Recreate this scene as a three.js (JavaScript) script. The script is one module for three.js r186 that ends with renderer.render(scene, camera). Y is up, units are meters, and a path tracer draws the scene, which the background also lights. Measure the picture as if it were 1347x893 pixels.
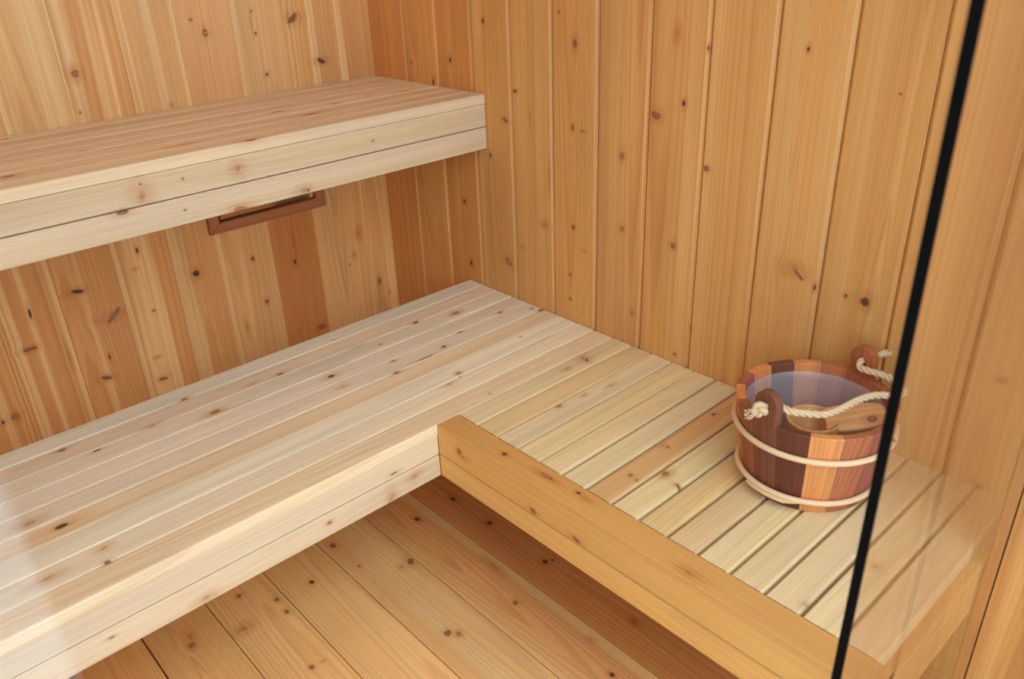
import * as THREE from 'three';
import { RectAreaLightUniformsLib } from 'three/addons/lights/RectAreaLightUniformsLib.js';
import { mergeGeometries } from 'three/addons/utils/BufferGeometryUtils.js';

// ---------------------------------------------------------------- camera, sky, exposure
const scene = new THREE.Scene();
const FOCAL = 1065.34, FRAME_W = 1347, FRAME_H = 893;
const camera = new THREE.PerspectiveCamera(2 * Math.atan(FRAME_H / 2 / FOCAL) * 180 / Math.PI, FRAME_W / FRAME_H, 0.02, 60);
camera.position.set(-1.2597, 1.2437, 1.9239);
camera.rotation.set(-0.4705, -0.7284, -0.0382, 'YXZ');
camera.updateMatrixWorld();
camera.focus = 1.7; camera.userData.fStop = 5.6;
scene.add(camera);
// overcast sky, three times brighter overhead than at the horizon; daylight comes in through the open front
const skyRows = 64, skyData = new Float32Array(skyRows * 128 * 4);
for (let j = 0; j < skyRows; j++) {
  const up = Math.max(0, Math.sin(((j + 0.5) / skyRows - 0.5) * Math.PI)), v = (1 + 2 * up) / 3 * 1.9;
  for (let i = 0; i < 128; i++) skyData.set([0.80 * v, 0.97 * v, 1.14 * v, 1], (j * 128 + i) * 4);
}
const skyTexture = new THREE.DataTexture(skyData, 128, skyRows, THREE.RGBAFormat, THREE.FloatType);
skyTexture.mapping = THREE.EquirectangularReflectionMapping; skyTexture.magFilter = THREE.LinearFilter; skyTexture.needsUpdate = true;
scene.background = skyTexture; scene.environment = skyTexture;
const renderer = new THREE.WebGLRenderer({ antialias: true });
renderer.toneMapping = THREE.LinearToneMapping;
renderer.toneMappingExposure = 2.6;
renderer.shadowMap.enabled = true;

// frosted square ceiling lamp over the middle of the room (its fitting is built with the ceiling)
RectAreaLightUniformsLib.init();
const LAMP = { x: -1.15, z: 1.1, size: 0.3, y: 2.28 - 0.03 };
const lampLight = new THREE.RectAreaLight(new THREE.Color().setRGB(0.92, 1.0, 1.06), 3.0, LAMP.size - 0.02, LAMP.size - 0.02);
lampLight.position.set(LAMP.x, LAMP.y - 0.004, LAMP.z); lampLight.rotation.x = -Math.PI / 2; lampLight.name = 'ceiling_lamp_light';
scene.add(lampLight);

// ---------------------------------------------------------------- measures (metres)
const PITCH = 0.1300;                       // width of a wall board
const LOW = 0.4071, HIGH = 0.9009;          // bench heights
const LEFT = -1.85, FRONT = 1.709, CEIL = 2.28;
const GLASS_Z = 1.722, PANE_X = -0.683, JAMB_X = -0.159;

// ---------------------------------------------------------------- helpers
let seedState = 12345;
const rnd = () => { seedState = (seedState * 1664525 + 1013904223) >>> 0; return seedState / 4294967296; };
const range = (a, b) => a + (b - a) * rnd();
const taken = new Map();
function numbered(name) {
  const n = taken.get(name) ?? 0; taken.set(name, n + 1);
  return n ? `${name}_${String(n).padStart(3, '0')}` : name;
}
function thing(name, label, category, group) {
  const o = new THREE.Group(); o.name = numbered(name); o.userData = { label, category };
  if (group) o.userData.group = group;
  scene.add(o); return o;
}
function structure(name, label) {
  const o = new THREE.Group(); o.name = name; o.userData = { label, kind: 'structure' }; scene.add(o); return o;
}
function mesh(name, geometry, material, parent, label) {
  const m = new THREE.Mesh(geometry, material); m.name = name; m.castShadow = m.receiveShadow = true;
  if (label) m.userData.label = label;
  parent.add(m); return m;
}
// the photographer's stand and view, kept apart from the camera so that nothing moves when the camera does
const EYE = new THREE.Vector3(-1.2597, 1.2437, 1.9239), VIEW = new THREE.Quaternion().setFromEuler(new THREE.Euler(-0.4705, -0.7284, -0.0382, 'YXZ'));
// where the sight line through a pixel of the photograph meets a wall, bench or floor plane
function onPlane(px, py, axis, value) {
  const d = new THREE.Vector3((px - FRAME_W / 2) / FOCAL, -(py - FRAME_H / 2) / FOCAL, -1).applyQuaternion(VIEW);
  const t = (value - EYE[axis]) / d[axis];
  return EYE.clone().addScaledVector(d, t);
}

// ---------------------------------------------------------------- wood: every board has its own strip in an atlas of computed wood
const TABLE = new Float32Array(65536); for (let i = 0; i < 65536; i++) TABLE[i] = rnd();
function noise(x, y) {
  const xi = Math.floor(x), yi = Math.floor(y); let fx = x - xi, fy = y - yi;
  fx = fx * fx * (3 - 2 * fx); fy = fy * fy * (3 - 2 * fy);
  const r0 = (yi & 255) << 8, r1 = ((yi + 1) & 255) << 8, c0 = xi & 255, c1 = (xi + 1) & 255;
  const a = TABLE[r0 | c0], b = TABLE[r0 | c1], c = TABLE[r1 | c0], d = TABLE[r1 | c1];
  return a + (b - a) * fx + (c - a) * fy + (a - b - c + d) * fx * fy;
}
const step = (a, b, x) => { const t = Math.min(1, Math.max(0, (x - a) / (b - a))); return t * t * (3 - 2 * t); };
const PPM = 850, SIDE = 2048;
const atlases = [];
class Atlas {
  constructor(rough) {
    this.data = new Uint8Array(SIDE * SIDE * 4).fill(255); this.x = 0; this.y = 0; this.row = 0;
    this.texture = new THREE.DataTexture(this.data, SIDE, SIDE, THREE.RGBAFormat);
    this.texture.colorSpace = THREE.SRGBColorSpace; this.texture.magFilter = THREE.LinearFilter;
    this.texture.minFilter = THREE.LinearMipmapLinearFilter; this.texture.generateMipmaps = true; this.texture.needsUpdate = true;
    this.material = new THREE.MeshStandardMaterial({ map: this.texture, roughness: rough, metalness: 0 });
  }
  place(w, h) {
    if (this.x + w > SIDE) { this.x = 0; this.y += this.row; this.row = 0; }
    if (this.y + h > SIDE) return null;
    const at = [this.x, this.y]; this.x += w; this.row = Math.max(this.row, h); return at;
  }
}
const openAtlas = {};
// style: heart / sap colours (sRGB), sap share, streak sharpness, ring spacing, cut (0 straight grain .. 1 cathedral)
function paintStrip(spec, family) {
  const { L, span, knots = [], style } = spec;
  const w = Math.ceil(L * PPM) + 2, h = Math.ceil(span * PPM) + 2;
  let atlas = openAtlas[family], at = atlas && atlas.place(w, h);
  if (!at) { atlas = openAtlas[family] = new Atlas(spec.rough ?? 0.62); atlases.push(atlas); at = atlas.place(w, h); }
  const sx = rnd() * 200, sy = rnd() * 200, centre = span * (style.off ?? range(0.2, 0.8)), depth = style.cut ? range(0.004, 0.02) : range(0.08, 0.16);
  const slope = style.cut ? range(-0.03, 0.03) : range(-0.01, 0.01), spacing = style.ring ?? range(0.0022, 0.0042);
  const [hr, hg, hb] = style.heart, [pr, pg, pb] = style.sap, d = atlas.data;
  const sharp = style.sharp ?? 0.35, share = style.share ?? 0.35, ringDepth = style.depth ?? 0.11, freq = style.freq ?? 28;
  for (let j = 0; j < h; j++) {
    const b0 = (j - 1) / PPM;
    for (let i = 0; i < w; i++) {
      const a = (i - 1) / PPM; let b = b0;
      let knotMix = 0, kr = 0, kg = 0, kb = 0, halo = 0, hRed = 0;
      for (const k of knots) {
        const da0 = a - k.a, db0 = b0 - k.b; if (Math.abs(da0) > k.reach || Math.abs(db0) > k.reach) continue;
        const da = da0 * k.c + db0 * k.s, db = -da0 * k.s + db0 * k.c;
        const wob = 1 + 0.3 * (noise(da / k.ra * 1.1 + k.seed, db / k.rb * 1.1 + k.seed) - 0.5) + 0.16 * (noise(da / k.ra * 3.7, db / k.rb * 3.7 + k.seed) - 0.5);
        const e = Math.hypot(da / k.ra, db / k.rb) * wob;
        b -= db0 * 0.6 * Math.exp(-((da0 / (2.6 * k.big)) ** 2) - (db0 / (1.8 * k.small + 0.002)) ** 2);
        const along = Math.hypot(da0 / (k.big * 2.6), db0 / (k.small * 1.9 + 0.002));
        halo = Math.max(halo, k.halo * (1 - step(0.3, 1.5, along)) * (0.7 + 0.6 * noise(a * 30 + k.seed, b0 * 500)));
        if (e < 1.15) {
          const m = k.strength * (1 - step(k.edge, 1.15, e));
          if (m > knotMix) {
            const ring = 0.5 + 0.5 * Math.cos(e * 9 + k.seed), rim = step(0.55, 0.95, e) * k.rim;
            const v = (0.80 + 0.4 * ring * k.ringy + 0.34 * (noise(da / k.ra * 3.1 + k.seed, db / k.rb * 3.1) - 0.5)) * (1 - 0.55 * rim * (0.5 + noise(da / k.ra * 1.1 + 7, db / k.rb * 1.1 + k.seed)));
            knotMix = m; kr = k.col[0] * v; kg = k.col[1] * v; kb = k.col[2] * v;
          }
        }
      }
      const wav = (noise(a * 1.6 + sx, sy) - 0.5) * 0.012 + (noise(a * 6 + sx, b * 14 + sy) - 0.5) * 0.003;
      const bw = b + wav, bs = b0 + (b - b0) * 0.4 + wav;
      const st = 0.62 * noise(bs * freq + sx, a * 0.5 + sy) + 0.38 * noise(bs * freq * 3.1 + sy, a * 0.8 + sx);
      const sap = step(share + sharp * 0.5, share - sharp * 0.5, st);
      const dep = depth + slope * (a - L * 0.5) + (noise(a * 1.1 + sx, sy + 9) - 0.5) * (style.cut ? 0.03 : 0.006);
      const rad = Math.hypot(bw - centre, dep) + (noise(bw * 60 + sy, a * 3 + sx) - 0.5) * 0.0012;
      const q = rad / spacing + 1.5 * noise(rad * 90, sx), f = q - Math.floor(q);
      const late = 0.62 * step(0.35, 0.86, f) * (1 - step(0.9, 1, f)) * ringDepth * (0.6 + 0.8 * noise(rad * 140 + sx, 3.3));
      const fibre = (noise(a * 14 + sx, bw * 1150 + sy) - 0.5) * 0.05 + (noise(a * 3 + sy, bw * 420 + sx) - 0.5) * 0.055;
      const blot = (noise(a * 3.1 + sx, bw * 16 + sy) - 0.5) * 0.07;
      let r = hr + (pr - hr) * sap, g = hg + (pg - hg) * sap, bl = hb + (pb - hb) * sap;
      const v = 1 + fibre + blot - late * (1 - 0.35 * sap);
      r *= v * (1 + late * 0.25); g *= v; bl *= v * (1 - late * 0.4 - blot * 0.3);
      if (halo > 0) { r *= 1 - 0.1 * halo; g *= 1 - 0.22 * halo; bl *= 1 - 0.32 * halo; }
      if (knotMix > 0) { r += (kr - r) * knotMix; g += (kg - g) * knotMix; bl += (kb - bl) * knotMix; }
      const o = ((at[1] + j) * SIDE + at[0] + i) * 4;
      d[o] = Math.max(0, Math.min(255, r)); d[o + 1] = Math.max(0, Math.min(255, g)); d[o + 2] = Math.max(0, Math.min(255, bl));
    }
  }
  return { atlas, x: at[0] + 1, y: at[1] + 1, L, span };
}
const KNOT = {
  dark: { col: [92, 58, 40], rim: 0.5, strength: 0.92, halo: 0.55, ringy: 0.6, edge: 0.6 },
  brown: { col: [150, 96, 62], rim: 0.8, strength: 0.85, halo: 0.5, ringy: 0.8, edge: 0.7 },
  red: { col: [190, 112, 72], rim: 0.75, strength: 0.85, halo: 0.75, ringy: 0.7, edge: 0.6 },
  ring: { col: [190, 145, 105], rim: 0.85, strength: 0.8, halo: 0.35, ringy: 0.5, edge: 0.8 },
  soft: { col: [190, 128, 80], rim: 0.0, strength: 0.5, halo: 0.5, ringy: 0.2, edge: 0.0 },
  grey: { col: [160, 122, 90], rim: 0.45, strength: 0.8, halo: 0.4, ringy: 0.6, edge: 0.7 },
};
function knotAt(a, b, ra, rb, type = 'dark', tilt = 0) {
  ra /= 1000; rb /= 1000; const big = Math.max(ra, rb), t = tilt * Math.PI / 180;
  return { a, b, ra, rb, c: Math.cos(t), s: Math.sin(t), big: ra, small: rb, reach: Math.max(0.03, big * 5), seed: rnd() * 50, ...KNOT[type] };
}
// A board lying along local +x, its face up (+y), its width along +z. The strip is unrolled over side, face, side.
function boardGeometry(strip, L, w, t, chamfer, a0 = 0, vee = false) {
  const pos = [], nor = [], uv = [], c = Math.min(chamfer, t * 0.45), h = vee ? 0.5 : 0.29;
  const prof = [[0, 0], [0, t - c], [c * h, t - c * h], [c, t], [w - c, t], [w - c * h, t - c * h], [w, t - c], [w, 0]];   // [z, y]
  const along = [0]; for (let i = 1; i < prof.length; i++) along.push(along[i - 1] + Math.hypot(prof[i][0] - prof[i - 1][0], prof[i][1] - prof[i - 1][1]));
  const total = along[along.length - 1], mid = total / 2;
  const U = (a) => (strip.x + Math.min(strip.L - 0.001, Math.max(0.001, a0 + a)) * PPM) / SIDE;
  const V = (s) => (strip.y + Math.min(strip.span - 0.001, Math.max(0.001, strip.span / 2 + (s - mid))) * PPM) / SIDE;
  const quad = (p, n, s0, s1) => {
    const P = [[0, p[0]], [L, p[0]], [L, p[1]], [0, p[0]], [L, p[1]], [0, p[1]]], S = [s0, s0, s1, s0, s1, s1];
    P.forEach(([x, pr], k) => { pos.push(x, pr[1], pr[0]); nor.push(0, n[1], n[0]); uv.push(U(x), V(S[k])); });
  };
  for (let i = 1; i < prof.length; i++) {
    const p = prof[i - 1], q = prof[i], dz = q[0] - p[0], dy = q[1] - p[1], l = Math.hypot(dz, dy);
    quad([q, p], [-dy / l, dz / l], along[i], along[i - 1]);
  }
  quad([prof[0], prof[7]], [0, -1], mid - w / 2, mid + w / 2);
  for (const [x, nx] of [[0, -1], [L, 1]]) for (let i = 1; i < prof.length - 1; i++) {
    const tri = nx > 0 ? [prof[0], prof[i + 1], prof[i]] : [prof[0], prof[i], prof[i + 1]];
    for (const p of tri) { pos.push(x, p[1], p[0]); nor.push(nx, 0, 0); uv.push(U(x + nx * -0.004 * (p[1] / t)), V(mid + p[0] - w / 2)); }
  }
  const g = new THREE.BufferGeometry();
  g.setAttribute('position', new THREE.Float32BufferAttribute(pos, 3));
  g.setAttribute('normal', new THREE.Float32BufferAttribute(nor, 3));
  g.setAttribute('uv', new THREE.Float32BufferAttribute(uv, 2));
  return g;
}
const VEC = { x: [1, 0, 0], y: [0, 1, 0], z: [0, 0, 1] };
const dir = (s) => { const v = new THREE.Vector3(...VEC[s.slice(-1)]); return s[0] === '-' ? v.negate() : v; };
// puts a board: origin = the corner at the start of its length and width on the BACK face; A length, N face, B width directions
function putBoard(name, parent, strip, { o, A, N, L, w, t, chamfer = 0.003, a0 = 0, vee = false }) {
  const m = mesh(name, boardGeometry(strip, L, w, t, chamfer, a0, vee), strip.atlas.material, parent);
  const a = dir(A), n = dir(N), b = new THREE.Vector3().crossVectors(a, n);
  m.matrixAutoUpdate = true;
  m.quaternion.setFromRotationMatrix(new THREE.Matrix4().makeBasis(a, n, b));
  m.position.set(...o); return m;
}
// collects boards of a surface so that knots read off the photograph land on the board they sit on
// how far the stock of each kind of board leans from the tones written below (red, green, blue)
const LEAN = { right: [0.98, 0.95, 0.81], back: [1.03, 1.03, 0.98], floor: [1.09, 1.13, 1.11], slat: [1.035, 1.115, 1.21], short: [0.97, 1.01, 1], fascia: [0.935, 0.955, 0.985], rail: [0.97, 0.985, 0.87] };
const lean = (style, k) => ({ ...style, heart: style.heart.map((v, i) => v * LEAN[k][i]), sap: style.sap.map((v, i) => v * LEAN[k][i]) });
function surface(family, boards, marks, plane, stock = family) {
  const at = marks.map(([px, py, ...rest]) => [onPlane(px, py, plane[0], plane[1]), rest]);
  for (const bd of boards) {
    const a = dir(bd.A), n = dir(bd.N), b = new THREE.Vector3().crossVectors(a, n), o = new THREE.Vector3(...bd.o);
    const span = bd.w + 2 * bd.t, knots = [];
    for (const [p, [ra, rb, type, tilt]] of at) {
      const r = p.clone().sub(o), la = r.dot(a), lb = r.dot(b);
      if (la > -0.02 && la < bd.L + 0.02 && lb > -0.004 && lb < bd.w + 0.004) knots.push(knotAt(la, lb + bd.t, ra, rb, type, tilt));
    }
    for (const [px, py, ra, rb, type, tilt] of bd.sideMarks ?? []) {          // on the side at the far end of the width
      const p = onPlane(px, py, bd.sideAxis, o.clone().addScaledVector(b, bd.w)[bd.sideAxis]), r = p.sub(o);
      knots.push(knotAt(r.dot(a), bd.t + bd.w + (bd.t - r.dot(n)), ra, rb, type, tilt));
    }
    for (let i = 0; i < (bd.extra ?? 0); i++) knots.push(knotAt(range(0.05, bd.L - 0.05), bd.t + range(0.1, 0.9) * bd.w, range(2, 7), range(2, 5), rnd() < 0.5 ? 'dark' : 'brown', range(-30, 30)));
    bd.strip = paintStrip({ L: bd.L, span, knots, style: lean(bd.style, stock), rough: bd.rough }, family);
    bd.mesh = putBoard(bd.name, bd.parent, bd.strip, bd);
  }
}
function block(name, parent, material, [x0, x1], [y0, y1], [z0, z1], label) {
  const g = new THREE.BoxGeometry(x1 - x0, y1 - y0, z1 - z0), m = mesh(name, g, material, parent, label);
  m.position.set((x0 + x1) / 2, (y0 + y1) / 2, (z0 + z1) / 2); return m;
}
const plainWood = new THREE.MeshStandardMaterial({ color: '#b98752', roughness: 0.7 });

// ---------------------------------------------------------------- wood tones
const mixc = (c, d, t) => c.map((v, i) => v + (d[i] - v) * t);
const GOLD = [216, 167, 114], AMBER = [206, 150, 96], RUST = [196, 132, 84], CREAM = [236, 205, 160], PALE = [232, 198, 152], HONEY = [222, 178, 122];
const jitter = (c, s = 6) => { const v = range(-s, s); return c.map((x) => x + v + range(-s, s) * 0.35); };

// ---------------------------------------------------------------- the right wall: vertical tongue-and-groove boards, each with V-grooved edges
const wallRight = structure('wall_right', 'right wall of vertical golden cedar boards with grooved joints');
block('backing', wallRight, plainWood, [0.0185, 0.09], [-0.05, CEIL + 0.09], [-0.09, FRONT + 0.02]);
{
  const seams = [0.0]; for (let i = 0; i < 13; i++) seams.push(0.1487 + 0.1299 * i);
  const tones = [[[232, 168, 114], 0], [[232, 174, 115], 0.1], [[224, 162, 103], 0.05], [[220, 166, 110], 0.15], [[220, 167, 110], 0.2], [[222, 168, 113], 0.15], [[221, 165, 112], 0.05],
    [[222, 167, 110], 0.2], [[222, 169, 112], 0.12], [[222, 168, 110], 0.1], [[220, 167, 108], 0.1], [[220, 166, 108], 0.15], [[222, 170, 112], 0.15]];
  const boards = [];
  for (let i = 0; i < seams.length - 1; i++) {
    const z0 = seams[i], z1 = Math.min(seams[i + 1], FRONT + 0.01), w = z1 - z0 - 0.0014; if (w < 0.02) continue;
    boards.push({ name: 'plank', parent: wallRight, o: [0.0185, 0.0, i ? z0 + 0.0007 : -0.0155], A: 'y', N: '-x', L: CEIL, w: i ? w : w + 0.0155, t: 0.0185, chamfer: 0.0062, vee: true,
      style: { heart: jitter(tones[i][0], 3), sap: mixc(tones[i][0], PALE, 0.5), share: 0.22 + tones[i][1], sharp: 0.6, cut: i === 9 || i === 10 ? 1 : 0, depth: 0.1, freq: 34 } });
  }
  surface('right', boards, [
    [541, 83, 3, 2, 'dark'], [570, 108, 7, 4, 'dark'], [592, 79, 6, 4, 'dark'], [635, 28, 5, 4, 'dark'], [677, 120, 3, 6, 'dark'], [664, 158, 4, 9, 'brown', 25], [645, 204, 6, 3, 'dark'],
    [756, 57, 8, 6, 'brown'], [735, 16, 2, 2, 'dark'], [753, 168, 6, 4, 'brown'], [766, 173, 2, 5, 'brown'], [818, 206, 8, 6, 'grey'], [818, 301, 6, 5, 'grey'], [716, 296, 5, 10, 'soft', 15], [754, 299, 4, 4, 'dark'],
    [611, 265, 6, 5, 'dark'], [620, 346, 7, 5, 'dark'], [669, 344, 8, 12, 'ring', 45], [750, 361, 3, 2.5, 'dark'], [750, 393, 3, 2.5, 'dark'], [891, 44, 9, 5, 'soft'], [899, 136, 6, 4, 'dark'],
    [863, 152, 7, 11, 'brown', 20], [885, 323, 6, 5, 'brown'], [929, 222, 5, 6, 'brown', 30], [931, 64, 4, 2, 'dark'], [1063, 65, 4, 2.5, 'dark'], [1046, 355, 7, 18, 'soft', 42], [1050, 362, 3, 14, 'brown', 40], [1071, 378, 6, 2.5, 'dark'],
    [1137, 397, 8, 8, 'dark'], [1112, 389, 3, 2.5, 'dark'], [908, 433, 4, 2, 'dark'], [887, 466, 3, 2.5, 'dark'], [831, 411, 5, 2.5, 'brown'], [768, 330, 2, 6, 'soft'], [687, 325, 4, 3, 'soft'], [1287, 641, 6, 7, 'dark'], [1318, 500, 6, 7, 'brown'],
    [1184, 124, 1.5, 1.5, 'dark'], [722, 232, 16, 2, 'soft'], [697, 155, 10, 1.6, 'soft']], ['x', 0]);
}
const wallStrips = () => wallRight.children.filter((m) => m.name === 'plank');

// ---------------------------------------------------------------- the back wall
const wallBack = structure('wall_back', 'back wall of streaky vertical cedar boards behind the two benches');
{
  const backing = new THREE.Group();
  const X0 = LEFT - 0.09, VENT = [-0.508, -0.2475, 0.612, 0.705];
  block('backing', wallBack, plainWood, [X0, 0.0185], [-0.05, CEIL + 0.09], [-0.09, -0.0185]);
  const seams = [0]; for (let i = 0; seams[seams.length - 1] > LEFT; i++) seams.push(Math.max(LEFT, -0.1177 - 0.1301 * i));
  const S = (heart, share, sharp, extra = {}) => ({ heart, share, sharp, sap: [240, 206, 158], freq: 50, depth: 0.1, ...extra });
  const upper = [S([222, 164, 106], 0.40, 0.3), S([224, 170, 112], 0.42, 0.4), S([230, 184, 132], 0.4, 0.5), S([228, 178, 128], 0.3, 0.5), S([230, 182, 126], 0.5, 0.35), S([224, 168, 108], 0.42, 0.3), S([230, 186, 130], 0.5, 0.35), S([224, 178, 122], 0.45, 0.35)];
  const warm = { sap: [242, 196, 138], freq: 58 };
  const lower = [S([234, 172, 110], 0.36, 0.3, warm), S([238, 180, 118], 0.32, 0.4, warm), S([218, 142, 80], 0.02, 0.2, { cut: 1, depth: 0.16 }), S([234, 176, 114], 0.3, 0.4, warm), S([230, 168, 104], 0.38, 0.22, warm), S([226, 162, 98], 0.34, 0.2, warm), S([228, 164, 100], 0.35, 0.2, warm), S([226, 160, 96], 0.35, 0.2, warm), S([222, 158, 94], 0.3, 0.3, warm)];
  const boards = [];
  for (let i = 0; i < seams.length - 1; i++) {
    const x1 = seams[i], x0 = seams[i + 1], w = x1 - x0 - 0.0003; if (w < 0.01) continue;
    const base = { name: 'plank', parent: wallBack, A: 'y', N: 'z', w, t: 0.0185, chamfer: 0.0010 };
    const st = (list) => list[i] ?? list[3 + (i % (list.length - 3))];
    // boards stop under the upper bench and start again above it, the two behind the vent leave its opening free
    const open = i === 2 || i === 3;
    boards.push({ ...base, o: [x0 + 0.00015, 0, -0.0185], L: open ? VENT[2] : 0.79, style: st(lower) });
    boards.push({ ...base, o: [x0 + 0.00015, open ? VENT[3] : 0.791, -0.0185], L: CEIL - (open ? VENT[3] : 0.791), style: st(upper) });
  }
  surface('back', boards, [
    [98, 97, 8, 8, 'red'], [270, 43, 8, 7, 'ring'], [250, 26, 2.5, 2.5, 'dark'], [330, 15, 3, 2, 'dark'], [336, 44, 3, 2.5, 'dark'], [351, 98, 4, 3, 'dark'], [385, 24, 7, 16, 'brown', -38], [422, 80, 5, 13, 'dark', 30],
    [225, 138, 3, 4, 'soft'], [105, 148, 2, 1.5, 'dark'], [330, 30, 14, 1, 'soft'],
    [39, 413, 12, 3, 'dark'], [39, 460, 4, 14, 'brown', 0], [20, 549, 7, 9, 'grey'], [4, 556, 5, 3, 'dark'], [102, 384, 5, 14, 'dark', 12], [150, 415, 6, 24, 'grey', -42], [140, 497, 5, 13, 'brown', 20], [144, 470, 6, 2, 'dark'],
    [180, 330, 7, 3, 'dark'], [177, 355, 3, 5, 'soft'], [202, 409, 2.5, 2.5, 'dark'], [215, 498, 4, 10, 'brown', 10], [207, 470, 3, 7, 'soft'], [258, 360, 8, 9, 'dark'], [332, 341, 5, 4, 'dark'], [351, 397, 6, 5, 'brown'],
    [388, 345, 7, 4, 'dark'], [386, 318, 20, 2, 'soft'], [423, 430, 6, 10, 'brown'], [471, 308, 10, 7, 'soft'], [466, 335, 6, 5, 'soft'], [499, 370, 8, 5, 'brown'], [512, 384, 5, 3, 'soft'], [460, 348, 2, 2, 'dark'],
    [92, 470, 20, 2, 'soft'], [325, 430, 12, 3, 'soft']], ['z', 0]);
}

// ---------------------------------------------------------------- the floor
const floor = structure('floor', 'orange-brown cedar board floor running out from under the benches');
block('backing', floor, plainWood, [LEFT - 0.09, 0.09], [-0.12, -0.02], [-0.09, FRONT + 0.12]);
{
  const boards = [], seams = [0.0]; for (let i = -3; i < 12; i++) seams.push(-0.378 - 0.1322 * i);
  const xs = seams.filter((x) => x < -0.02 && x > LEFT).concat([LEFT]); xs.unshift(0);
  const tones = [[214, 152, 94], [206, 142, 84], [196, 128, 72], [212, 148, 90], [222, 166, 106], [230, 174, 112], [230, 174, 112], [226, 168, 104], [222, 160, 96], [216, 152, 90]];  // browner boards near the side bench, their tones also carrying the shade under it
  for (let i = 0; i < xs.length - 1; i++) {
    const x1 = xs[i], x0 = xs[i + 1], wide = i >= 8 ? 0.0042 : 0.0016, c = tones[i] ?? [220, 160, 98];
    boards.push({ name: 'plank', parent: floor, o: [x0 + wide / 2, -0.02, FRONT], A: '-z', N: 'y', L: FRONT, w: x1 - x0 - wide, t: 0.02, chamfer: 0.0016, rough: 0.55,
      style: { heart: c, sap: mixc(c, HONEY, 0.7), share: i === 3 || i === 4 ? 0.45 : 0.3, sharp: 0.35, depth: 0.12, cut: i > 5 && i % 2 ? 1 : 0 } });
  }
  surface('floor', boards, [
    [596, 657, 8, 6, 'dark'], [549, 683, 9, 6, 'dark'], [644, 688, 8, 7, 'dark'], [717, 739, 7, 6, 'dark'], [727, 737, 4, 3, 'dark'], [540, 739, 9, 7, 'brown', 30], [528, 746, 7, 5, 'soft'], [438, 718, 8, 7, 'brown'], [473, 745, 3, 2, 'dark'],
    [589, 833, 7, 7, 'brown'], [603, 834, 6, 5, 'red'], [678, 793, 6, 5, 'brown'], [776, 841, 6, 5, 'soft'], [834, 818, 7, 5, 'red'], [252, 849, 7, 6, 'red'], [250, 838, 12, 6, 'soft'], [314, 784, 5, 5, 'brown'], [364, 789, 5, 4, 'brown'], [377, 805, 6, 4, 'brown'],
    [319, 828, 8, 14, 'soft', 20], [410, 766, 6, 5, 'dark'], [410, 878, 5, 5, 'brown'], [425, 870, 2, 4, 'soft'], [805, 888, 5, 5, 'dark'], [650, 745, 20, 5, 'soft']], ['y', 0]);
}

// ---------------------------------------------------------------- left wall, ceiling and front frame (beside and behind the camera)
const reuse = [...wallBack.children.filter((m) => m.name === 'plank' && m.geometry), ...wallStrips()];
function clad(parent, from, n, make) {
  for (let i = 0; i < n; i++) {
    const src = from[i % from.length], m = mesh('plank', src.geometry, src.material, parent); make(m, i);
  }
}
const wallLeft = structure('wall_left', 'left wall of vertical cedar boards');
block('backing', wallLeft, plainWood, [LEFT - 0.09, LEFT - 0.0185], [-0.05, CEIL + 0.09], [-0.0185, FRONT + 0.02]);
clad(wallLeft, wallStrips().slice(1, 12), 13, (m, i) => {
  m.quaternion.setFromRotationMatrix(new THREE.Matrix4().makeBasis(dir('y'), dir('x'), new THREE.Vector3().crossVectors(dir('y'), dir('x'))));
  m.position.set(LEFT - 0.0185, 0, 0.1305 + 0.1305 * i);
});
const ceiling = structure('ceiling', 'cedar board ceiling');
block('backing', ceiling, plainWood, [LEFT - 0.0185, 0.0185], [CEIL + 0.0185, CEIL + 0.09], [-0.0185, FRONT + 0.1]);
clad(ceiling, wallStrips().slice(1, 12), 13, (m, i) => {
  m.quaternion.setFromRotationMatrix(new THREE.Matrix4().makeBasis(dir('-x'), dir('-y'), new THREE.Vector3().crossVectors(dir('-x'), dir('-y'))));
  m.position.set(0, CEIL + 0.0185, 0.001 + 0.1305 * i);
});
{
  const lamp = thing('ceiling_lamp', 'square frosted lamp panel on the cedar ceiling', 'lamp');
  const s = LAMP.size / 2, white = new THREE.MeshStandardMaterial({ color: '#e8e4da', roughness: 0.5 });
  for (const [x0, x1, z0, z1] of [[-s - 0.015, s + 0.015, -s - 0.015, -s], [-s - 0.015, s + 0.015, s, s + 0.015], [-s - 0.015, -s, -s, s], [s, s + 0.015, -s, s]])
    block('frame_bar', lamp, white, [LAMP.x + x0, LAMP.x + x1], [LAMP.y, CEIL - 0.0005], [LAMP.z + z0, LAMP.z + z1]);
  block('diffuser', lamp, new THREE.MeshStandardMaterial({ color: '#ffffff', roughness: 0.6, emissive: new THREE.Color().setRGB(0.92, 1.0, 1.06), emissiveIntensity: 0.8 }), [LAMP.x - s + 0.0005, LAMP.x + s - 0.0005], [LAMP.y + 0.002, LAMP.y + 0.012], [LAMP.z - s + 0.0005, LAMP.z + s - 0.0005]);
}

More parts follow.
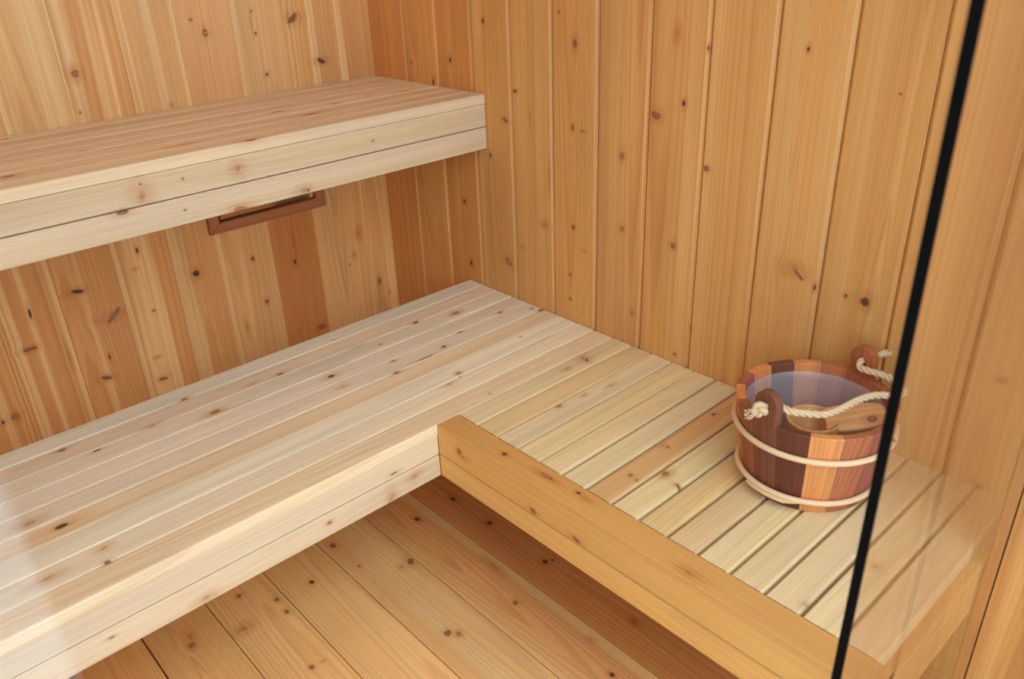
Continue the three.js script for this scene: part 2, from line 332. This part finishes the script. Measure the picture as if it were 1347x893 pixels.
// ---------------------------------------------------------------- upper bench
const SLAT_T = 0.022, SLAT_PITCH = 0.0558;
{
  const bench = thing('upper_bench', 'narrow upper cedar bench high on the back wall above the long lower bench', 'bench');
  bench.position.set(0, 0, 0);
  const X1 = -0.0015, Lb = X1 - (LEFT + 0.002), boards = [];
  const tones = [[238, 206, 162], [232, 194, 148], [236, 204, 162], [228, 190, 146], [234, 200, 158], [230, 192, 148], [226, 184, 136], [232, 196, 150]];
  for (let i = 0; i < 8; i++) boards.push({ name: 'slat', parent: bench, o: [LEFT + 0.002, HIGH - SLAT_T, 0.002 + 0.0562 * i], A: 'x', N: 'y', L: Lb, w: 0.0562 - 0.0022, t: SLAT_T, chamfer: 0.0032,
    style: { heart: jitter(mixc(tones[i], GOLD, 0.12), 4), sap: mixc(tones[i], CREAM, 0.6), share: 0.4, sharp: 0.5, cut: i % 3 === 1 ? 1 : 0, depth: 0.1, freq: 40 } });
  surface('bench', boards, [[7, 183, 5, 3, 'dark'], [10, 232, 12, 5, 'brown'], [408, 150, 16, 4, 'brown'], [363, 147, 14, 4, 'brown'], [329, 184, 14, 4, 'brown'], [136, 165, 12, 3, 'soft'], [440, 136, 8, 3, 'brown'], [484, 124, 12, 4, 'soft'], [110, 198, 8, 3, 'soft'], [240, 190, 16, 4, 'soft'], [530, 120, 10, 4, 'soft']], ['y', HIGH], 'slat');
  const zf = 0.002 + 0.0562 * 8 - 0.0026, fasc = [];
  for (const [y1, h] of [[HIGH - SLAT_T - 0.001, 0.0515], [HIGH - SLAT_T - 0.0545, 0.0505]]) fasc.push({ name: 'fascia_board', parent: bench, o: [LEFT + 0.002, y1, zf - 0.03], A: 'x', N: 'z', L: Lb, w: h, t: 0.03, chamfer: 0.0016,
    style: { heart: [234, 202, 156], sap: [240, 212, 170], share: 0.5, sharp: 0.7, cut: 1, depth: 0.05, ring: 0.006 } });
  surface('bench', fasc, [[186, 258, 10, 16, 'soft', 20], [240, 235, 2, 1.5, 'dark'], [312, 222, 8, 10, 'soft'], [405, 250, 3, 2.5, 'dark'], [400, 250, 9, 7, 'soft'], [316, 275, 12, 6, 'red'], [161, 279, 10, 4, 'brown'], [243, 276, 2, 1.5, 'dark'], [490, 185, 2, 1.5, 'dark'], [184, 242, 2, 1.5, 'dark']], ['z', zf], 'fascia');
  for (let i = 0; i < 4; i++) {
    const x = -0.12 - 0.52 * i;
    block('bearer', bench, plainWood, [x - 0.02, x + 0.02], [HIGH - SLAT_T - 0.085, HIGH - SLAT_T - 0.001], [0.001, zf - 0.031]);
  }
}

// ---------------------------------------------------------------- lower bench along the back wall
const BENCH_BACK = 0.3525, BENCH_FRONT = 0.8548;
const legStyle = (c, o = {}) => ({ heart: jitter(c, 3), sap: mixc(c, CREAM, 0.6), share: 0.4, sharp: 0.5, depth: 0.08, freq: 36, ...o });
{
  const bench = thing('lower_bench', 'long pale lower bench along the back wall below the upper bench', 'bench');
  const X1 = -0.0015, Lb = X1 - (LEFT + 0.002), n = 9, pitch = (BENCH_FRONT - BENCH_BACK) / n, boards = [];
  const tones = [[238, 210, 170], [232, 196, 150], [236, 204, 162], [238, 206, 164], [236, 204, 160], [230, 190, 140], [242, 216, 172], [240, 208, 160], [234, 194, 140]];
  for (let i = 0; i < n; i++) boards.push({ name: 'slat', parent: bench, o: [LEFT + 0.002, LOW - SLAT_T, BENCH_BACK + pitch * i], A: 'x', N: 'y', L: Lb, w: pitch - (i === n - 1 ? 0 : 0.0022), t: SLAT_T, chamfer: 0.003, style: legStyle(tones[i]) });
  surface('bench', boards, [[80, 692, 11, 6, 'dark'], [80, 692, 22, 10, 'soft'], [39, 688, 14, 7, 'soft'], [141, 739, 5, 4, 'brown'], [136, 721, 8, 5, 'soft'], [61, 761, 14, 5, 'soft'], [127, 592, 7, 4, 'dark'], [81, 592, 7, 4, 'brown'], [242, 525, 7, 4, 'brown'], [282, 542, 11, 6, 'red'], [435, 495, 9, 5, 'dark'],
    [368, 492, 8, 4, 'brown'], [248, 504, 7, 4, 'brown'], [598, 412, 10, 6, 'red'], [546, 424, 8, 3.5, 'dark'], [604, 437, 7, 3.5, 'brown'], [657, 411, 8, 4, 'brown'], [583, 456, 6, 4, 'dark'], [521, 490, 8, 4, 'brown'], [699, 406, 4, 3, 'dark'], [711, 408, 6, 5, 'dark'], [602, 491, 5, 4, 'red'], [605, 495, 2, 2, 'dark'], [684, 443, 2.5, 2, 'brown'],
    [517, 475, 6, 3, 'brown'], [560, 470, 20, 2, 'brown'], [500, 453, 3, 2, 'dark'], [438, 447, 2, 1.5, 'dark'], [590, 505, 10, 5, 'soft'], [643, 518, 2, 1.5, 'dark'], [450, 508, 8, 4, 'soft'], [470, 455, 8, 3, 'soft'], [200, 560, 10, 4, 'soft'], [330, 505, 8, 3, 'soft']], ['y', LOW], 'slat');
  const fasc = [];
  const X2 = -0.5058, L2 = X2 - (LEFT + 0.002);
  for (const [y1, h, zf] of [[LOW - SLAT_T - 0.001, 0.0445, BENCH_FRONT - 0.001], [LOW - SLAT_T - 0.0476, 0.0479, BENCH_FRONT - 0.001]]) fasc.push({ name: 'fascia_board', parent: bench, o: [LEFT + 0.002, y1, zf - 0.03], A: 'x', N: 'z', L: L2, w: h, t: 0.03, chamfer: 0.0016,
    style: { heart: [236, 204, 160], sap: [242, 216, 176], share: 0.5, sharp: 0.7, cut: 1, depth: 0.05, ring: 0.006 } });
  surface('bench', fasc, [[271, 786, 10, 5, 'soft'], [433, 688, 4, 3, 'brown'], [146, 839, 5, 1.5, 'brown'], [548, 578, 5, 8, 'soft'], [515, 655, 6, 14, 'soft', 40], [518, 623, 8, 2, 'brown'], [545, 627, 8, 6, 'soft']], ['z', BENCH_FRONT], 'fascia');
  for (const x of [-0.58, -1.2, -1.8]) {
    block('bearer', bench, plainWood, [x - 0.02, x + 0.02], [LOW - SLAT_T - 0.085, LOW - SLAT_T - 0.0005], [BENCH_BACK + 0.005, BENCH_FRONT - 0.033]);
    block('leg', bench, plainWood, [x - 0.02, x + 0.02], [0.0005, LOW - SLAT_T - 0.0855], [BENCH_BACK + 0.01, BENCH_BACK + 0.055]);
  }
}

// ---------------------------------------------------------------- side bench along the right wall
{
  const bench = thing('side_bench', 'short-slatted side bench along the right wall carrying the bucket', 'bench');
  const boards = [], X0 = -0.4522, X1 = -0.0015;
  const tones = [[240, 210, 162], [232, 188, 132], [240, 210, 164], [238, 204, 150], [238, 204, 152], [238, 206, 156], [226, 172, 112], [238, 204, 152], [232, 192, 134], [232, 192, 142], [236, 202, 150], [236, 202, 152], [238, 206, 158], [238, 206, 158], [234, 198, 152], [234, 198, 150]];
  const z0 = BENCH_FRONT + 0.0012;
  for (let i = 0; i < 15; i++) {
    const za = z0 + SLAT_PITCH * i, gap = i < 4 ? 0.0026 : 0.0052, zb = Math.min(FRONT - 0.004, za + SLAT_PITCH - gap); if (zb - za < 0.02) break;
    boards.push({ name: 'slat', parent: bench, o: [X0, LOW - SLAT_T, za], A: 'x', N: 'y', L: X1 - X0, w: zb - za, t: SLAT_T, chamfer: 0.0034, style: legStyle(tones[i], { cut: i === 8 || i === 12 ? 1 : 0, depth: i === 8 ? 0.14 : 0.07 }) });
  }
  surface('bench', boards, [[766, 471, 9, 11, 'soft', 40], [771, 474, 4, 8, 'brown', 50], [746, 485, 7, 4, 'soft'], [735, 534, 7, 5, 'ring'], [768, 520, 6, 3, 'soft'], [878, 588, 3, 2.5, 'dark'], [872, 586, 5, 3, 'soft'], [829, 625, 3.5, 3, 'brown'], [837, 631, 3, 2, 'brown'], [938, 545, 4, 2.5, 'dark'], [875, 623, 8, 7, 'red'], [892, 640, 3, 9, 'brown', 30],
    [904, 483, 5, 4, 'soft'], [1085, 622, 8, 7, 'soft'], [1150, 745, 6, 5, 'soft'], [1060, 795, 5, 4, 'soft'], [803, 507, 8, 3, 'soft'], [950, 506, 3, 2, 'soft']], ['y', LOW], 'short');
  const railT = 0.0538, rails = [];
  rails.push({ name: 'front_rail', parent: bench, o: [-0.4525 - 0.0, LOW - 0.0655, BENCH_FRONT + 0.0008], A: 'z', N: 'y', L: FRONT - BENCH_FRONT - 0.0035, w: 0.0528, t: 0.0655, chamfer: 0.0013, sideAxis: 'x', sideMarks: [[604, 593, 6, 6, 'brown', 20], [609, 601, 9, 4, 'soft'], [701, 671, 7, 5, 'brown', 20], [757, 708, 8, 4, 'brown', 20], [580, 585, 2, 1.5, 'soft']], style: { heart: [222, 164, 102], sap: [230, 182, 122], share: 0.4, sharp: 0.6, depth: 0.13, cut: 1, off: 0.35, ring: 0.0045 } });
  surface('bench', rails, [[664, 597, 5, 4, 'dark'], [719, 626, 14, 4, 'red'], [761, 648, 5, 3, 'dark'], [770, 655, 10, 4, 'soft'], [905, 752, 12, 5, 'soft']], ['y', LOW], 'rail');
  const lower = [{ name: 'lower_rail', parent: bench, o: [-0.4605, LOW - 0.0685, BENCH_FRONT + 0.0008], A: 'z', N: '-x', L: FRONT - BENCH_FRONT - 0.0035, w: 0.0487, t: 0.0446, chamfer: 0.0012, style: { heart: [226, 168, 106], sap: [232, 184, 124], share: 0.4, sharp: 0.5, depth: 0.07 } }];
  surface('bench', lower, [[757, 713, 6, 4, 'soft']], ['x', -0.5053], 'rail');
  const end = [{ name: 'end_board', parent: bench, o: [JAMB_X - 0.292, LOW - SLAT_T - 0.001, FRONT - 0.024], A: 'x', N: 'z', L: 0.445, w: 0.095, t: 0.02, chamfer: 0.002, style: { heart: [208, 150, 92], sap: [220, 170, 112], share: 0.3, sharp: 0.5, depth: 0.1 } }];
  surface('bench', end, [[1242, 872, 5, 12, 'brown', 40]], ['z', FRONT], 'rail');
  for (const z of [1.0, 1.3, 1.6]) {
    block('bearer', bench, plainWood, [-0.458, -0.003], [LOW - SLAT_T - 0.09, LOW - SLAT_T - 0.0005], [z - 0.02, z + 0.02]);
    block('leg', bench, plainWood, [-0.06, -0.02], [0.0005, LOW - SLAT_T - 0.0905], [z - 0.02, z + 0.02]);
  }
}
console.log('benches done', atlases.length);

// ---------------------------------------------------------------- vent on the back wall
{
  const vent = thing('air_vent', 'small framed wooden air vent with slider under the upper bench', 'vent');
  const style = { heart: [186, 118, 70], sap: [200, 136, 86], share: 0.3, sharp: 0.5, depth: 0.08 };
  const x0 = -0.536, x1 = -0.211, y0 = 0.592, y1 = 0.728, bw = 0.027, t = 0.018;
  const strip = paintStrip({ L: 0.34, span: 0.07, style }, 'bench');
  const bar = (a, b, name = 'frame_bar') => {                               // mitred bar from outer corner a to outer corner b
    const L = Math.hypot(b[0] - a[0], b[1] - a[1]), s = new THREE.Shape([new THREE.Vector2(0, 0), new THREE.Vector2(L, 0), new THREE.Vector2(L - bw, bw), new THREE.Vector2(bw, bw)]);
    const g = new THREE.ExtrudeGeometry(s, { depth: t - 0.004, bevelEnabled: true, bevelThickness: 0.002, bevelSize: 0.0012, bevelOffset: -0.0013, bevelSegments: 1 });
    const u = g.attributes.uv, p = g.attributes.position;
    for (let i = 0; i < u.count; i++) u.setXY(i, (strip.x + (0.005 + p.getX(i) * 0.95) * PPM) / SIDE, (strip.y + (0.01 + p.getY(i) + p.getZ(i)) * PPM) / SIDE);
    const m = mesh(name, g, strip.atlas.material, vent); m.position.set(a[0], a[1], 0.0025); m.rotation.z = Math.atan2(b[1] - a[1], b[0] - a[0]); return m;
  };
  bar([x0, y0], [x1, y0]); bar([x1, y0], [x1, y1]); bar([x1, y1], [x0, y1]); bar([x0, y1], [x0, y0]);
  const slide = [{ name: 'slider_panel', parent: vent, o: [x0 + bw + 0.006, y1 - bw - 0.002, 0.001], A: 'x', N: 'z', L: 0.15, w: y1 - y0 - 2 * bw - 0.006, t: 0.008, chamfer: 0.001, style: { ...style, heart: [196, 130, 78] } }];
  surface('bench', slide, [], ['z', 0], 'back');
}

// ---------------------------------------------------------------- bucket
const BX = -0.164, BZ = 1.421, RT = 0.125, RB = 0.101, BH = 0.152, WALL = 0.015, AXIS = 8.7 * Math.PI / 180;
{
  const bucket = thing('wooden_bucket', 'round wooden bucket of mixed dark and light staves with a rope handle', 'bucket');
  bucket.position.set(BX, LOW + 0.0006, BZ);
  const N = 16, seg = 5, dTh = Math.PI * 2 / N;
  const C = { dark: [112, 62, 40], deep: [98, 50, 30], orange: [206, 130, 70], light: [208, 138, 78], red: [176, 104, 66], brown: [150, 88, 52], ear: [126, 74, 50], ear2: [164, 92, 52], rose: [150, 84, 64] };
  // stave 0 carries the far ear, stave 8 the near one; numbers run with the angle
  const tone = ['ear2', 'red', 'brown', 'orange', 'rose', 'red', 'light', 'deep', 'ear', 'brown', 'orange', 'rose', 'orange', 'dark', 'orange', 'red'];
  const R = (y) => RB + (RT - RB) * y / BH;
  for (let k = 0; k < N; k++) {
    const mid = AXIS + k * dTh, th0 = mid - dTh / 2 + 0.0025, th1 = mid + dTh / 2 - 0.0025, c = C[tone[k]];
    const strip = paintStrip({ L: 0.215, span: 0.085, style: { heart: jitter(c, 3), sap: c.map((v) => v * 1.12), share: 0.35, sharp: 0.7, depth: 0.16, cut: k === 6 || k === 3 ? 1 : 0, ring: k === 6 ? 0.006 : 0.0022 } }, 'bucket');
    const ear = k === 0 || k === 8, pos = [], uv = [], idx = [];
    const push = (r, th, y, side) => { pos.push(r * Math.cos(th), y, r * Math.sin(th)); uv.push((strip.x + (0.01 + y) * PPM) / SIDE, (strip.y + (0.042 + (th - mid) * 0.11 + side * 0.012) * PPM) / SIDE); return pos.length / 3 - 1; };
    const grid = (fn, nu, nv, flip) => { const at = []; for (let i = 0; i <= nu; i++) for (let j = 0; j <= nv; j++) at.push(fn(i / nu, j / nv));
      for (let i = 0; i < nu; i++) for (let j = 0; j < nv; j++) { const a = at[i * (nv + 1) + j], b = at[(i + 1) * (nv + 1) + j], d = at[i * (nv + 1) + j + 1], e = at[(i + 1) * (nv + 1) + j + 1]; flip ? idx.push(a, b, d, b, e, d) : idx.push(a, d, b, b, d, e); } };
    const th = (u) => th0 + (th1 - th0) * u, top = BH, bev = 0.0015;
    grid((u, v) => push(R(v * (top - bev)), th(u), v * (top - bev), 0), seg, 1);
    grid((u, v) => push(R(v * (top - bev)) - WALL, th(u), v * (top - bev), 0), seg, 1, true);
    grid((u, v) => push(R(top) - bev - v * (WALL - 2 * bev), th(u), top, -v), seg, 1);
    grid((u, v) => push(R(top) - v * bev, th(u), top - bev + v * bev, 0), seg, 1);
    grid((u, v) => push(R(top) - WALL + v * bev, th(u), top - bev + v * bev, 0), seg, 1, true);
    grid((u, v) => push(R(0) - v * WALL, th(u), 0, v), seg, 1, true);
    for (const [t0, fl] of [[th0, true], [th1, false]]) grid((u, v) => push(R(u * top) - v * WALL, t0, u * top, v), 1, 1, fl);
    let g = new THREE.BufferGeometry(); g.setAttribute('position', new THREE.Float32BufferAttribute(pos, 3)); g.setAttribute('uv', new THREE.Float32BufferAttribute(uv, 2)); g.setIndex(idx); g = g.toNonIndexed(); g.computeVertexNormals();
    if (ear) {                                                              // the ear stave rises above the rim: rounded head with a rope hole
      const hw = 0.0215, rise = 0.052, s = new THREE.Shape(); s.moveTo(-hw, -0.004); s.lineTo(hw, -0.004); s.lineTo(hw, rise - hw); s.absarc(0, rise - hw, hw, 0, Math.PI); s.lineTo(-hw, -0.004);
      const hole = new THREE.Path(); hole.absarc(0, rise - hw - 0.004, 0.0068, 0, Math.PI * 2, true); s.holes.push(hole);
      const e = new THREE.ExtrudeGeometry(s, { depth: WALL - 0.003, bevelEnabled: true, bevelThickness: 0.0015, bevelSize: 0.0015, bevelOffset: -0.0015, bevelSegments: 2, curveSegments: 14 });
      const p = e.attributes.position, u = e.attributes.uv;
      for (let i = 0; i < p.count; i++) u.setXY(i, (strip.x + (0.01 + BH + p.getY(i)) * PPM) / SIDE, (strip.y + (0.042 + p.getX(i) + p.getZ(i) * 0.6) * PPM) / SIDE);
      // local +z of the ear points inwards
      e.translate(0, 0, 0.0015);
      e.applyMatrix4(new THREE.Matrix4().makeBasis(new THREE.Vector3(-Math.sin(mid), 0, Math.cos(mid)), new THREE.Vector3(0, 1, 0), new THREE.Vector3(-Math.cos(mid), 0, -Math.sin(mid))).setPosition((R(BH)) * Math.cos(mid), BH, (R(BH)) * Math.sin(mid)));
      const e2 = e.index ? e.toNonIndexed() : e; g = mergeGeometries([g, e2], false);
    }
    const m = mesh('stave', g, strip.atlas.material, bucket, { deep: 'dark brown stave', light: 'light orange stave', ear: 'dark stave with a rounded ear and rope hole', ear2: 'reddish stave with a rounded ear and rope hole' }[tone[k]]);
  }
  const bottomStrip = paintStrip({ L: 0.2, span: 0.2, style: { heart: [196, 136, 84], sap: [210, 156, 100], share: 0.3, sharp: 0.5, depth: 0.1 } }, 'bucket');
  const bg = new THREE.CylinderGeometry(RB - WALL + 0.002, RB - WALL + 0.001, 0.014, 48), bu = bg.attributes.uv, bp = bg.attributes.position;
  for (let i = 0; i < bu.count; i++) bu.setXY(i, (bottomStrip.x + (0.1 + bp.getX(i)) * PPM) / SIDE, (bottomStrip.y + (0.1 + bp.getZ(i)) * PPM) / SIDE);
  mesh('bottom_board', bg, bottomStrip.atlas.material, bucket).position.y = 0.016;
  // hoops of pale bent wood, their ends lapped
  const hoopMat = new THREE.MeshStandardMaterial({ color: '#e4c496', roughness: 0.55 });
  for (const [y, sag, lap] of [[0.108, 0.0, 0.6], [0.0235, 0.006, 2.72]]) {
    const path = [], turns = 1.13, n = 120;
    for (let i = 0; i <= n; i++) {
      const th = lap + (i / n) * Math.PI * 2 * turns, over = i / n * turns, lift = over > 1 ? Math.min(1, (over - 1) / 0.035) : 0;
      const drop = sag * Math.max(0, Math.cos(th - 3.35)) ** 2;
      path.push(new THREE.Vector3((R(y) + 0.0048 + drop * 0.5) * Math.cos(th), y + 0.0075 * lift * (sag ? -1 : 0.9) + drop * 0.4, (R(y) + 0.0048 + drop * 0.5) * Math.sin(th)));
    }
    const g = new THREE.TubeGeometry(new THREE.CatmullRomCurve3(path), 260, 0.0047, 10, false);
    mesh('hoop', g, hoopMat, bucket, 'pale bent-wood hoop');
  }
  // translucent plastic liner
  const linerMat = new THREE.MeshPhysicalMaterial({ color: '#efecec', roughness: 0.03, transmission: 0.76, thickness: 0, ior: 1.4, side: THREE.DoubleSide });
  const prof = [[0.001, 0.026], [RB - WALL - 0.006, 0.026], [RB - WALL - 0.002, 0.03]];
  for (let i = 1; i <= 8; i++) { const y = 0.03 + (BH - 0.016 - 0.03) * i / 8; prof.push([R(y) - WALL - 0.0035, y]); }
  prof.push([R(BH) - WALL - 0.0010, BH - 0.0145], [R(BH) - WALL - 0.0010, BH - 0.0125], [R(BH) - WALL - 0.0032, BH - 0.0118]);
  mesh('liner', new THREE.LatheGeometry(prof.map(([x, y]) => new THREE.Vector2(x, y)), 64), linerMat, bucket, 'milky translucent plastic liner');
  // rope handle: three twisted strands from ear to ear, knotted outside
  const ropeMat = new THREE.MeshStandardMaterial({ color: '#d9bd93', roughness: 0.9 });
  const ropeDark = new THREE.MeshStandardMaterial({ color: '#d2b488', roughness: 0.9 });
  const base = bucket.position, holeY = BH + 0.052 - 0.0215 - 0.004;
  const dirEar = (k, r, y, t = 0) => { const m = AXIS + k * dTh; return new THREE.Vector3(r * Math.cos(m) - t * Math.sin(m), y, r * Math.sin(m) + t * Math.cos(m)); };
  const at = (px, py, y) => onPlane(px, py, 'y', base.y + y).sub(base);
  const strand = (curve, R0, r, phase, pitch) => {
    const Lc = curve.getLength(), n = Math.ceil(Lc / 0.0016), fr = curve.computeFrenetFrames(n, false), pts = [];
    for (let i = 0; i <= n; i++) { const p = curve.getPointAt(i / n), a = phase + i / n * Lc / pitch * Math.PI * 2; pts.push(p.addScaledVector(fr.normals[i], R0 * Math.cos(a)).addScaledVector(fr.binormals[i], R0 * Math.sin(a))); }
    return new THREE.TubeGeometry(new THREE.CatmullRomCurve3(pts), n, r, 6, false);
  };
  const twist = (curve, R0 = 0.0030, r = 0.0032) => mergeGeometries([0, 1, 2].map((k) => strand(curve, R0, r, k * Math.PI * 2 / 3, 0.034)), false);
  const ropePath = new THREE.CatmullRomCurve3([
    dirEar(8, RT + 0.006, holeY), dirEar(8, RT - WALL - 0.004, holeY), at(1040, 541, 0.176), at(1062, 544, 0.170), at(1086, 545, 0.168), at(1108, 537, 0.168), at(1130, 526, 0.168), at(1152, 520, 0.167), at(1174, 520, 0.167), at(1186, 519, 0.167),
    at(1189, 513, 0.167), at(1182, 505, 0.168), at(1168, 496, 0.171), dirEar(0, RT - WALL - 0.012, holeY - 0.004, 0.006), dirEar(0, RT - WALL - 0.002, holeY), dirEar(0, RT + 0.006, holeY)]);
  const rope = mesh('rope_handle', twist(ropePath), ropeMat, bucket, 'twisted natural fibre rope handle');
  for (const [k, outx, ty, tz] of [[8, 0.013, -0.002, -0.004], [0, 0.010, 0.010, -0.016]]) {
    const kg = new THREE.TorusKnotGeometry(0.0062, 0.0046, 72, 8, 2, 3), p = dirEar(k, RT + outx, holeY);
    const kn = mesh('knot', kg, ropeDark, rope); kn.position.copy(p); kn.rotation.set(0.4, AXIS + k, 0.9); kn.scale.set(1, 1, 1.15);
    const out = dirEar(k, 1, 0), side = new THREE.Vector3(-out.z, 0, out.x), tails = [];
    for (let i = 0; i < 26; i++) {                                          // frayed end
      const a = rnd() * Math.PI * 2, r = Math.sqrt(rnd()), dy = Math.sin(a) * r, ds = Math.cos(a) * r;
      const q = (l, s) => p.clone().addScaledVector(out, 0.004 + l * (k ? 0.8 : 0.75)).addScaledVector(new THREE.Vector3(0, 1, 0), dy * s + ty * l / 0.03).addScaledVector(side, ds * s - tz * l / 0.03);
      tails.push(new THREE.TubeGeometry(new THREE.CatmullRomCurve3([q(0, 0.002), q(0.009, 0.0045), q(0.017, 0.0062), q(range(0.02, 0.027), 0.0085)]), 8, 0.0012, 5, false));
    }
    const fr = mesh('frayed_end', mergeGeometries(tails, false), ropeMat, rope); fr.userData.kind = 'stuff';
  }
}

// ---------------------------------------------------------------- ladle lying in the bucket
{
  const ladle = thing('wooden_ladle', 'carved wooden ladle lying inside the bucket under the rope', 'ladle');
  const style = { heart: [214, 156, 98], sap: [226, 176, 120], share: 0.4, sharp: 0.6, depth: 0.14, ring: 0.004 };
  const strip = paintStrip({ L: 0.3, span: 0.12, style, knots: [knotAt(0.175, 0.06, 7, 6, 'brown', 0)] }, 'bucket');
  ladle.position.set(BX, LOW + 0.028, BZ);
  const prof = [[0.0005, 0.0], [0.026, 0.0], [0.033, 0.006], [0.039, 0.040], [0.043, 0.080], [0.0405, 0.0825], [0.036, 0.0815], [0.033, 0.052], [0.027, 0.020], [0.0005, 0.014]];
  const cg = new THREE.LatheGeometry(prof.map(([x, y]) => new THREE.Vector2(x, y)), 40), cp = cg.attributes.position, cu = cg.attributes.uv;
  for (let i = 0; i < cu.count; i++) cu.setXY(i, (strip.x + (0.06 + cp.getX(i)) * PPM) / SIDE, (strip.y + (0.06 + cp.getZ(i) + (cp.getY(i) - 0.04) * 0.1) * PPM) / SIDE);
  const spot = (px, py, y) => onPlane(px, py, 'y', LOW + y).sub(ladle.position);
  const cup = mesh('cup', cg, strip.atlas.material, ladle), cupAt = spot(1070, 549, 0.112);
  cup.position.set(cupAt.x, cupAt.y - 0.0825, cupAt.z);
  // flat tapered handle sweeping up to the far rim
  const shape = new THREE.Shape(); shape.moveTo(0, -0.018); shape.quadraticCurveTo(0.04, -0.025, 0.078, -0.017); shape.quadraticCurveTo(0.094, 0, 0.078, 0.017); shape.quadraticCurveTo(0.04, 0.025, 0, 0.018); shape.closePath();
  const hg = new THREE.ExtrudeGeometry(shape, { depth: 0.016, bevelEnabled: true, bevelThickness: 0.004, bevelSize: 0.004, bevelSegments: 3, curveSegments: 12 }), hp = hg.attributes.position, hu = hg.attributes.uv;
  for (let i = 0; i < hu.count; i++) hu.setXY(i, (strip.x + (0.11 + hp.getX(i)) * PPM) / SIDE, (strip.y + (0.06 + hp.getY(i) + hp.getZ(i) * 0.5) * PPM) / SIDE);
  hg.rotateX(-Math.PI / 2);
  const handle = mesh('handle', hg, strip.atlas.material, ladle), from = spot(1090, 559, 0.096), to = spot(1180, 550, 0.124);
  const hx = to.clone().sub(from).normalize(), tilt = new THREE.Vector3(-0.45, 1, 0.2), hz = new THREE.Vector3().crossVectors(hx, tilt).normalize(), hy = new THREE.Vector3().crossVectors(hz, hx);
  handle.quaternion.setFromRotationMatrix(new THREE.Matrix4().makeBasis(hx, hy, hz)); handle.position.copy(from);
}
console.log('bucket done', atlases.length);

// ---------------------------------------------------------------- glass front, jamb, sill, header
const glassMat = new THREE.MeshPhysicalMaterial({ color: '#ffffff', roughness: 0.0, transmission: 1, thickness: 0, ior: 1.5 });
const sealMat = new THREE.MeshPhysicalMaterial({ color: '#030504', roughness: 0.8, specularIntensity: 0.2 });
function pane(name, label, x0, x1, sealSide) {
  const g = structure(name, label);
  block('glass_pane', g, glassMat, [x0, x1], [0.032, CEIL - 0.06], [GLASS_Z - 0.004, GLASS_Z + 0.004], 'clear glass');
  if (sealSide) block('edge_seal', g, sealMat, [x0 - 0.0035, x0 - 0.0003], [0.032, CEIL - 0.06], [GLASS_Z - 0.0041, GLASS_Z + 0.0041], 'black edge seal');
}
pane('window_1', 'fixed clear glass panel with black edge beside the doorway, in front of the bucket', PANE_X, JAMB_X - 0.001, true);
pane('window_2', 'clear glass panel on the left of the doorway', LEFT + 0.06, -1.246, false);
{
  const jamb = structure('trim_1', 'orange wooden door jamb at the edge of the glass panel');
  const st = { heart: [186, 120, 60], sap: [202, 142, 82], share: 0.35, sharp: 0.4, depth: 0.12 };
  const face = [{ name: 'jamb_board', parent: jamb, o: [JAMB_X + 0.019, 0.001, FRONT], A: 'y', N: '-x', L: CEIL - 0.003, w: 0.113, t: 0.019, chamfer: 0.002, style: st }];
  surface('floor', face, [], ['x', JAMB_X], 'rail');
  block('sealant_joint', jamb, sealMat, [JAMB_X - 0.0011, JAMB_X - 0.0001], [0.033, CEIL - 0.061], [GLASS_Z + 0.0041, GLASS_Z + 0.0050], 'thin dark sealant line');
  block('post', jamb, plainWood, [JAMB_X + 0.0195, 0.09], [0.001, CEIL], [FRONT + 0.0205, FRONT + 0.113]);
  const porch = structure('wall_porch', 'side wall of vertical cedar boards outside the glass panel');
  block('backing', porch, plainWood, [JAMB_X + 0.0195, 0.09], [-0.12, CEIL + 0.05], [FRONT + 0.114, 3.0]);
  const outer = [0, 1, 2].map((i) => ({ name: 'plank', parent: porch, o: [JAMB_X + 0.0190, 0, FRONT + 0.1145 + 0.1305 * i], A: 'y', N: '-x', L: CEIL - 0.003, w: 0.1293, t: 0.0185, chamfer: 0.0062, vee: true, style: st }));
  surface('floor', outer, [], ['x', JAMB_X], 'rail');                              // same stock as the jamb
  for (let i = 3; i < 9; i++) { const m = outer[i % 3].mesh.clone(); m.position.z = FRONT + 0.1145 + 0.1305 * i; porch.add(m); }
  const leftJamb = structure('trim_2', 'wooden jamb on the left of the glass front');
  block('post', leftJamb, plainWood, [LEFT - 0.09, LEFT + 0.058], [0.001, CEIL], [FRONT + 0.0205, FRONT + 0.113]);
  const header = structure('trim_3', 'wooden header above the glass front');
  block('header_beam', header, plainWood, [LEFT + 0.059, JAMB_X - 0.001], [CEIL - 0.058, CEIL], [FRONT + 0.002, FRONT + 0.11]);
  const sill = structure('trim_4', 'low wooden sill under the glass front');
  block('sill_board', sill, plainWood, [LEFT + 0.059, JAMB_X - 0.001], [0.001, 0.03], [FRONT + 0.002, FRONT + 0.11]);
}
// ---------------------------------------------------------------- outside ground in front of the sauna
{
  const ground = structure('ground', 'pale paved ground outside the sauna');
  const m = new THREE.MeshStandardMaterial({ color: '#c9c6c0', roughness: 0.9 });
  block('paving', ground, m, [-9, 7], [-0.3, -0.125], [-7, 14]);
}
scene.traverse((o) => { if (o.isMesh) { o.castShadow = true; o.receiveShadow = true; } });
console.log('atlases', atlases.length);
renderer.render(scene, camera);
